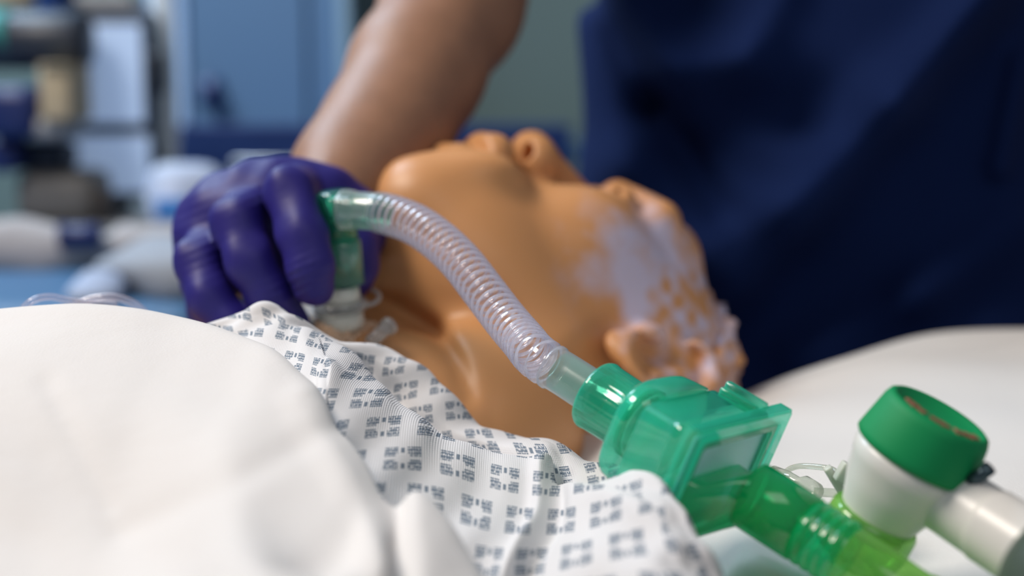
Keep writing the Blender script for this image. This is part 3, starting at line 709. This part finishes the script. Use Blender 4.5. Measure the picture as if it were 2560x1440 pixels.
tag(patch([[(790, 800, .665), (850, 796, .67), (910, 800, .68), (975, 815, .69)], [(785, 822, .655), (850, 822, .66), (905, 830, .668), (960, 850, .68)], [(800, 860, .64), (860, 872, .65), (910, 880, .66), (950, 890, .67)]], 50, 30, 'adhesive_tape', tapem,
          disp=lambda u, v, G: .0012*np.sin(u*38+6*v)*np.sin(v*21+4*u), thick=.0004), 'crinkled clear dressing tape below the tracheostomy flange', 'tape')

# ================================================================== breathing filter
hv = np.array([[.6125, .0471, .7891], [.7199, -.4456, -.5322], [.3266, .894, -.3069]])      # rows h, a, v in camera frame
Rw = Matrix([[float(x) for x in (np.array(RM) @ hv.T)[i]] for i in range(3)])
fc = W((.0715, -.0639, .4807))
FM = Matrix.Translation(fc) @ Rw.to_4x4()
fil = thing('breathing_filter', 'green see-through rectangular breathing filter joined to the corrugated tube', 'filter', mat=FM)
def part(root, name, bm, mat, smooth=True):
    o = obj(name, bm, mat, root, smooth); return o
part(fil, 'inlet_port', lathe((0, -.0575, 0), (0, 1, 0), [(0, .0108), (-.0006, .0116), (0, .0128), (.0012, .0132), (.003, .0127), (.019, .0124), (.020, .0134), (.0225, .0136), (.0225, .0115), (.004, .0110), (0, .0108)], 120, mod=lambda a, i: 1+(.014*math.cos(36*a) if 3 < i < 6 else 0)), M_green)
part(fil, 'inner_sleeve', lathe((0, -.0545, 0), (0, 1, 0), [(0, .0098), (.018, .0096)], 40), M_aqua)
part(fil, 'front_shell', loft_rects([(-.0375, .0190, .0160, .001, 0, 3.2), (-.0368, .0212, .0182, .001, 0, 3.4), (-.0350, .0222, .0190, .001, 0, 3.6), (-.0265, .0228, .0194, .001, 0, 4.0), (-.0260, .0215, .0180, .001, 0, 4.0)], 14), M_green)
part(fil, 'body', loft_rects([(-.0265, .0235, .0160, .001, 0, 7), (-.0255, .0250, .0172, .001, 0, 9), (-.0140, .0255, .0176, .001, 0, 10), (-.0130, .0272, .0190, .001, 0, 10), (-.0050, .0276, .0194, 0, 0, 12)], 14), M_green)
# flange frame
def frame_bm(hx, hz, ix, iz, y0, y1, cx=0, cz=0):
    bm = bmesh.new(); vs = []
    for y in (y0, y1):
        for (ax_, az_) in ((hx, hz), (ix, iz)):
            vs.append([bm.verts.new((sx*ax_+(cx if ax_ == ix else 0), y, sz*az_+(cz if az_ == iz else 0))) for sx, sz in ((-1, -1), (1, -1), (1, 1), (-1, 1))])
    o0, i0, o1, i1 = vs
    for A_, B_ in ((o0, o1), (i0, i1), (o0, i0), (o1, i1)):
        for j in range(4): bm.faces.new((A_[j], A_[(j+1) % 4], B_[(j+1) % 4], B_[j]))
    bmesh.ops.recalc_face_normals(bm, faces=bm.faces)
    bmesh.ops.bevel(bm, geom=bm.edges[:], offset=.0006, segments=2, affect='EDGES')
    return bm
part(fil, 'flange', frame_bm(.0322, .0222, .0262, .0172, -.0052, .0008), M_green, False)
part(fil, 'membrane', box((0, -.0030, 0), (.0535, .0008, .0355), .0002), M_membrane, False)
part(fil, 'membrane_frame', frame_bm(.0264, .0174, .0232, .0142, -.0022, .0002), M_aqua, False)
part(fil, 'outlet_cone', loft_rects([(-.0006, .0190, .0120, -.0070, -.0085, 9), (.0040, .0180, .0115, -.0062, -.0080, 7), (.0095, .0130, .0112, -.0012, -.003, 3), (.0125, .0116, .0116, 0, 0, 2)], 14, caps=False), M_green2)
part(fil, 'outlet_port', lathe((0, .011, 0), (0, 1, 0), [(0, .0106), (0, .0115), (.002, .0118), (.022, .0115), (.0222, .0102), (.002, .0100), (0, .0106)], 60), M_green2)
part(fil, 'clip', merge(box((.0150, -.0125, .0206), (.0035, .015, .0035), .0008), box((.0195, -.0125, .0212), (.0035, .017, .0050), .001)), M_green)
part(fil, 'vent_boss', lathe((-.010, .0050, -.008), (0, 1, 0), [(0, .004), (.0015, .004), (.0015, .0022), (.0005, .0018), (.0005, 0)], 20), M_green2)

# green swivel + lime hose past the filter
sw = thing('lime_hose_connector', 'green ribbed swivel turning into lime see-through hose at the lower edge', 'connector', mat=FM)
rr = [(.031, .0108)]
for i in range(4): s = .0345+i*.0036; rr += [(s, .0108), (s+.0006, .0114), (s+.0020, .0114), (s+.0026, .0106)]
part(sw, 'ribbed_swivel', lathe((0, 0, 0), (0, 1, 0), rr+[(.0495, .0102)], 60), M_green2)
hose = []
e_ = FM @ Vector((0, .0480, 0)); ad = (FM.to_3x3() @ Vector((0, 1, 0))).normalized()
hose = catmull([e_, e_+ad*.012, e_+ad*.026+Vector((.004, 0, -.003)), e_+ad*.042+Vector((.015, -.002, -.005)), e_+ad*.055+Vector((.040, -.003, -.006)), e_+ad*.06+Vector((.08, .0, -.006))], 120)
hose, _ = resample(hose, 121)
hose_o = add(sw, 'lime_hose', sweep(hose, [.0102+.0005*math.sin(i*.55)*(i > 22) for i in range(121)], 40, cap=False), M_lime)
# ================================================================== green-capped valve
vd = Vector((-.43, -.86, .28)); vd.normalize(); vdw = (RM @ vd).normalized()
VC = P(2352, 1032, .462)
val = thing('valve_fitting', 'white plastic valve elbow with a thick green cap on the pillow at right', 'valve', P(2210, 1340, .45))
add(val, 'cap', lathe(VC, vdw, [(.0022, 0), (.0022, .0130), (.0005, .0152), (0, .0163), (.0008, .0176), (.003, .0185), (.0145, .0205), (.0165, .0208), (.0175, .0200), (.0175, .017)], 72), M_cap)
add(sw, 'lime_socket', lathe(VC, vdw, [(.0410, .0126), (.0405, .0140), (.0425, .0152), (.0500, .0155), (.0570, .0140), (.0600, .009)], 48), M_lime)
u_ = vdw.cross(Vector((0, 0, 1))).normalized(); w_ = vdw.cross(u_).normalized()
# raised lettering-like marks on the cap face (worn, unreadable)
bm = bmesh.new()
side = (RM @ Vector((.88, -.46, 0))).normalized(); fr_ = vdw.cross(side).normalized()
if fr_.dot(RM @ Vector((0, -1, 0))) < 0: fr_ = -fr_
bmk = bmesh.new()
for i, ang in enumerate(np.linspace(198, 310, 17)):
    if i in (5, 10): continue
    a = math.radians(ang+8); c = VC-vdw*.0003+(side*math.cos(a)-fr_*math.sin(a))*.0143
    rad_d = (side*math.cos(a)-fr_*math.sin(a)); tan_d = vdw.cross(rad_d).normalized()
    Rm = Matrix((rad_d, tan_d, vdw)).transposed()
    box(c, (.0022+.0008*(i % 3), .0013, .0006), 0, rot=Rm, bm=bmk)
    box(c+rad_d*.0006*((i % 2)*2-1), (.0009, .0021, .0006), 0, rot=Rm, bm=bmk)
add(val, 'cap_print', bmk, M_print, False)
add(val, 'body', lathe(VC, vdw, [(.0170, .016), (.0175, .0190), (.0200, .0196), (.0240, .0188), (.0250, .0182), (.0300, .0172), (.0350, .0152), (.0400, .0134), (.0430, .0126), (.0440, .005)], 64), M_white)
add(val, 'neck', lathe(VC, vdw, [(.034, .010), (.036, .0130), (.042, .0124), (.0455, .0119), (.0480, .0117), (.0482, .006)], 56), M_white)
sd = catmull([P(2290, 1195, .468), P(2370, 1245, .462), P(2460, 1305, .452), P(2600, 1395, .435), P(2760, 1500, .415)], 60)
add(val, 'side_tube', sweep(sd, [.0105, .0115]+[.0120 if i < 30 else .0125 for i in range(59)], 48), M_white)
pin = add(val, 'latch_pin', sweep([P(2425, 1200, .452), P(2450, 1190, .45), P(2475, 1168, .448)], [.0028, .0022, .0024], 16), simple('dark_steel', (.06, .10, .12), .25, metallic=.6))
tag(nets('resuscitator_bag', lambda Q: ell(Q, pc(2765, 1520, .40), (.030, .030, .03)), (.10, -.13, .35), (.21, -.04, .46), .003, simple('dark_olive_rubber', (.055, .075, .055), .45)), 'dark olive rubber bag just entering at the lower right corner', 'bag')

# ================================================================== fine lines on the pillow
ln = thing('sampling_line', 'thin clear sampling line with a small white clamp on the pillow', 'line', P(2050, 1230, .53))
def on_pil(px, py, up=.002): D = (.1505-up)/(.139+.99*(py-720)*K); return P(px, py, D)
add(ln, 'tubing', sweep(catmull([on_pil(1945, 1215), on_pil(1962, 1182, .006), on_pil(1995, 1166, .01), on_pil(2050, 1168, .012), on_pil(2085, 1176, .012), on_pil(2100, 1200, .010), on_pil(2118, 1228, .006), on_pil(2135, 1236, .004)], 60), .0011, 12), M_line)
add(ln, 'lower_tubing', sweep(catmull([on_pil(2035, 1230, .004), on_pil(2075, 1232, .004), on_pil(2115, 1234, .004), on_pil(2150, 1215, .005), on_pil(2180, 1196, .006)], 40), .0017, 12), M_line)
add(ln, 'luer_connector', sweep([on_pil(1935, 1178, .006), on_pil(1965, 1192, .006), on_pil(1995, 1210, .006), on_pil(2010, 1215, .005), on_pil(2038, 1230, .005)], [.0022, .0026, .0026, .0040, .0036], 20), M_line)
cR = Matrix.Rotation(math.radians(-52), 3, 'Y')
clm = add(ln, 'clamp', box(on_pil(2122, 1188, .014), (.0085, .0055, .0075), .0008, rot=Matrix.Rotation(math.radians(28), 3, 'Y')), simple('milky_clamp', (.62, .64, .56), .4))
add(ln, 'clamp_arm', box(on_pil(2090, 1205, .010), (.0032, .0045, .013), .0008, rot=Matrix.Rotation(math.radians(-32), 3, 'Y')), bpy.data.materials['milky_clamp'])
# clear line looping behind the sheet at left
loopm = M_clear
tag(obj('coiled_line', merge(sweep(catmull([P(40, 790, .60), P(80, 752, .60), P(125, 742, .605), P(175, 752, .61), P(230, 758, .61), P(290, 760, .61)], 60), .0014, 12),
    sweep(catmull([P(185, 765, .62), P(225, 748, .62), P(275, 742, .62), P(320, 752, .62), P(355, 775, .62), P(380, 810, .62)], 60), .0016, 12)), M_clear),
    'clear looped tubing peeping over the sheet at far left', 'tubing')

# ================================================================== clinician
per = thing('person', 'person in navy scrubs and a violet glove reaching over to steady the tube', 'person', (.26, 1.08, 0))
WR = pc(885, 440, .755)
def torso_f(Q, grow=0.0):
    f = ell(Q, (.275, .25, 1.10), (.188+grow, .34+grow, .115+grow))
    f = smin(f, ell(Q, (.265, -.12, 1.13), (.224+grow, .30+grow, .125+grow)), .08)
    return f
S1_ = (.125, .50, 1.13); EL = pc(1240, -190, .93)
S2_ = (.44, .50, 1.13); E2 = (.58, .25, 1.10); H2 = (.56, .03, 1.00)
def skin_f(Q):
    f = torso_f(Q, -.05)
    f = smin(f, cap(Q, S1_, S2_, .045), .05)
    f = smin(f, cap(Q, S1_, EL, .050, .042), .03)
    am = chain(Q, [(EL, .040), (pc(1130, 20, .865), .0395), (pc(1040, 180, .82), .036), (pc(965, 330, .785), .033), (WR, .030), (pc(790, 550, .705), .019)], .02)
    f = smin(f, am, .012)
    f = smin(f, chain(Q, [(S2_, .05), (E2, .042), (H2, .028)], .02), .03)
    # relaxed second hand
    hx, hy, hz = H2
    f = smin(f, ell(Q, (hx-.005, hy-.045, hz-.01), (.032, .048, .018)), .015)
    for i in range(4):
        x_ = hx-.030+.018*i; f = smin(f, chain(Q, [((x_, hy-.075, hz-.012), .0095), ((x_, hy-.110+.006*abs(i-1.5), hz-.020), .0088), ((x_, hy-.132+.008*abs(i-1.5), hz-.035), .0078)], .003), .004)
    f = smin(f, chain(Q, [((hx-.028, hy-.035, hz-.010), .012), ((hx-.052, hy-.062, hz-.020), .0105), ((hx-.055, hy-.088, hz-.026), .0092)], .003), .006)
    # neck and head, looking down at the manikin
    f = smin(f, cap(Q, (.27, .54, 1.12), (.255, .66, 1.08), .056, .052), .04)
    Hc = np.array((.245, .76, 1.05), np.float32); d = (Q-Hc)
    a_ = math.radians(28); c, s = math.cos(a_), math.sin(a_)
    L = np.stack([d[..., 0], -d[..., 2]*c-d[..., 1]*s, d[..., 1]*c-d[..., 2]*s], -1)
    A = L.copy(); A[..., 0] = np.abs(A[..., 0])
    h = ell(L, (0, -.008, .03), (.075, .095, .088)); h = smin(h, ell(L, (0, .03, -.04), (.056, .055, .08)), .03)
    h = smin(h, ell(L, (0, .07, -.10), (.02, .016, .016)), .02)
    h = smax(h, -ell(A, (.033, .094, .005), (.017, .014, .012)), .01); h = smin(h, ell(A, (.032, .074, .005), (.013, .012, .011)), .003)
    h = smin(h, cap(L, (0, .083, .015), (0, .110, -.030), .008, .012), .008); h = smin(h, ell(A, (.013, .102, -.036), (.008, .011, .009)), .005)
    h = smin(h, cap(A, (0, .092, -.064), (.022, .082, -.066), .006, .004), .004); h = smin(h, cap(A, (0, .090, -.076), (.020, .082, -.074), .006, .004), .004)
    h = smin(h, ell(A, (.078, -.01, -.005), (.008, .018, .03)), .005)
    f = smin(f, h, .02)
    # legs
    for sx in (.17, .37): f = smin(f, chain(Q, [((sx, -.35, 1.16), .085), ((sx, -.78, 1.10), .055), ((sx, -1.13, 1.06), .045)], .03), .03)
    return f
M_arm = M_skin
local(per, nets('body', skin_f, (-.15, -1.20, .62), (.68, .90, 1.32), .0058, M_arm, per))
def hairp(Q):
    Hc = np.array((.245, .76, 1.05), np.float32); d = (Q-Hc); a_ = math.radians(28); c, s = math.cos(a_), math.sin(a_)
    L = np.stack([d[..., 0], -d[..., 2]*c-d[..., 1]*s, d[..., 1]*c-d[..., 2]*s], -1)
    f = ell(L, (0, -.012, .035), (.081, .100, .092)); y, z = L[..., 1], L[..., 2]
    return smax(f+.002*wob(Q, 200, 4), y-(.06-1.2*np.clip(.095-z, 0, .3)), .006)
local(per, nets('hair', hairp, (.12, .60, .88), (.37, .90, 1.20), .005, simple('dark_brown_hair', (.03, .018, .010), .6), per))
# scrub top with cloth folds
def fx(px, py): return ((px-1280)*K*1.0, (720-py)*K*1.0)
FOLDS = [((1470, -60), (1640, 260), -.012, .012), ((1640, 260), (1800, 520), -.013, .014), ((1440, 60), (1560, 420), .008, .018), ((1560, 420), (1850, 720), .013, .022),
         ((1560, 20), (1680, 160), .012, .020), ((1680, 160), (1860, 140), .014, .022), ((1860, 140), (1960, -40), .012, .018), ((1700, -40), (1740, 30), -.014, .022),
         ((1760, 380), (2050, 260), -.012, .028), ((2480, -20), (2250, 260), .020, .020), ((2250, 260), (2000, 520), .020, .026), ((2000, 480), (1800, 640), .015, .030),
         ((2540, 560), (2300, 740), .012, .022), ((2300, 740), (2000, 900), .012, .020), ((2560, 820), (2100, 960), .010, .018), ((2555, 150), (2500, 420), .014, .010), ((1960, 120), (2180, 260), .006, .03)]
def scrub_f(Q):
    f = torso_f(Q, .012)
    f = smin(f, cap(Q, S1_, S2_, .068), .05)
    sl = cap(Q, S1_, tuple(np.array(S1_)*.35+np.array(EL)*.65), .066, .068); f = smin(f, sl, .02)
    f = smin(f, cap(Q, S2_, tuple(np.array(S2_)*.4+np.array(E2)*.6), .066, .064), .02)
    X, Y = Q[..., 0]/Q[..., 2], Q[..., 1]/Q[..., 2]; front = Q[..., 2] < 1.13
    fd = 0
    for a, b, A, s in FOLDS: fd = fd+1.25*A*np.exp(-(seg_d(X, Y, fx(*a), fx(*b))/s)**2)
    a, b = fx(2500, 20), fx(1860, 760); nx, ny = -(b[1]-a[1]), (b[0]-a[0]); l = math.hypot(nx, ny); dd = ((X-a[0])*nx+(Y-a[1])*ny)/l
    sgn = 1 if ((fx(1700, 300)[0]-a[0])*nx+(fx(1700, 300)[1]-a[1])*ny) > 0 else -1
    fd = fd+.022*np.tanh(dd*sgn/.012)-.006
    f = f-fd*front
    f = smax(f, -cap(Q, (.27, .46, .98), (.27, .62, 1.10), .045, .07), .01)
    f = smax(f, -(Q[..., 1]+.30), .01)
    return f
scr = local(per, nets('scrub_top', scrub_f, (0.02, -.32, .86), (.62, .62, 1.32), .005, M_scrub, per))
def trous(Q):
    f = ell(Q, (.27, -.24, 1.15), (.20, .14, .13))
    for sx in (.17, .37): f = smin(f, chain(Q, [((sx, -.30, 1.16), .10), ((sx, -.78, 1.10), .078), ((sx, -1.08, 1.06), .075)], .04), .03)
    return smax(smax(f+.004*wob(Q, 40, 8), Q[..., 1]+.22, .01), -(Q[..., 1]+1.10), .01)
local(per, nets('scrub_trousers', trous, (.03, -1.14, .94), (.52, -.18, 1.32), .01, M_scrub, per))

# gloved hand -------------------------------------------------------
def glove_f(Q):
    H = lambda x, y, D, r: (pc(x, y, D), r)
    palm = chain(Q, [H(870, 570, .715, .020), H(780, 545, .705, .0235), H(695, 530, .695, .0250)], .02)
    palm = smin(palm, ell(Q, pc(615, 570, .692), (.027, .026, .024)), .02)
    palm = smin(palm, ell(Q, pc(560, 600, .690), (.024, .028, .022)), .015)
    # proximal phalanges come towards the lens, then the fingers bend down
    idx = chain(Q, [H(750, 470, .690, .0115), H(722, 480, .652, .0112), H(756, 590, .640, .0106), H(774, 660, .638, .0102), H(784, 712, .640, .0096)], .005)
    mid = chain(Q, [H(650, 500, .690, .0125), H(592, 556, .654, .0116), H(624, 655, .646, .0108), H(672, 735, .648, .0102), H(720, 805, .655, .0098)], .005)
    rin = chain(Q, [H(570, 560, .690, .0120), H(496, 655, .660, .0108), H(524, 745, .650, .0100), H(578, 815, .650, .0095), H(630, 860, .66, .009)], .005)
    lit = chain(Q, [H(540, 640, .690, .0105), H(506, 700, .690, .0095), H(518, 770, .685, .0090), H(550, 830, .680, .0085), H(585, 870, .680, .0080)], .005)
    th = chain(Q, [H(850, 540, .725, .015), H(872, 570, .705, .0120), H(884, 620, .692, .0112), H(882, 670, .684, .0106), H(878, 696, .680, .0100)], .006)
    f = palm
    for g in (idx, mid, rin, lit): f = smin(f, g, .0022)
    f = smin(f, th, .008)
    # latex creases: fine wrinkles near the joints
    wr = .00045*wob(Q, 420, 31, 6)
    def cz(x, y, D, r): c = np.array(pc(x, y, D), np.float32); return np.exp(-((Q-c)**2).sum(-1)/(r*r))
    px = Q[..., 0]/K/Q[..., 2]; py = -Q[..., 1]/K/Q[..., 2]
    wr = wr+.0004*np.sin((px*.35+py)*.28+.02*px)*(cz(775, 700, .63, .012)+cz(700, 745, .63, .014)+.8*cz(530, 640, .65, .012)+.6*cz(640, 520, .66, .015)+.7*cz(520, 560, .68, .015))
    return f+wr
gl = local(per, nets('nitrile_glove', glove_f, (-.175, -.045, .605), (-.035, .085, .79), .0013, M_glove, per))
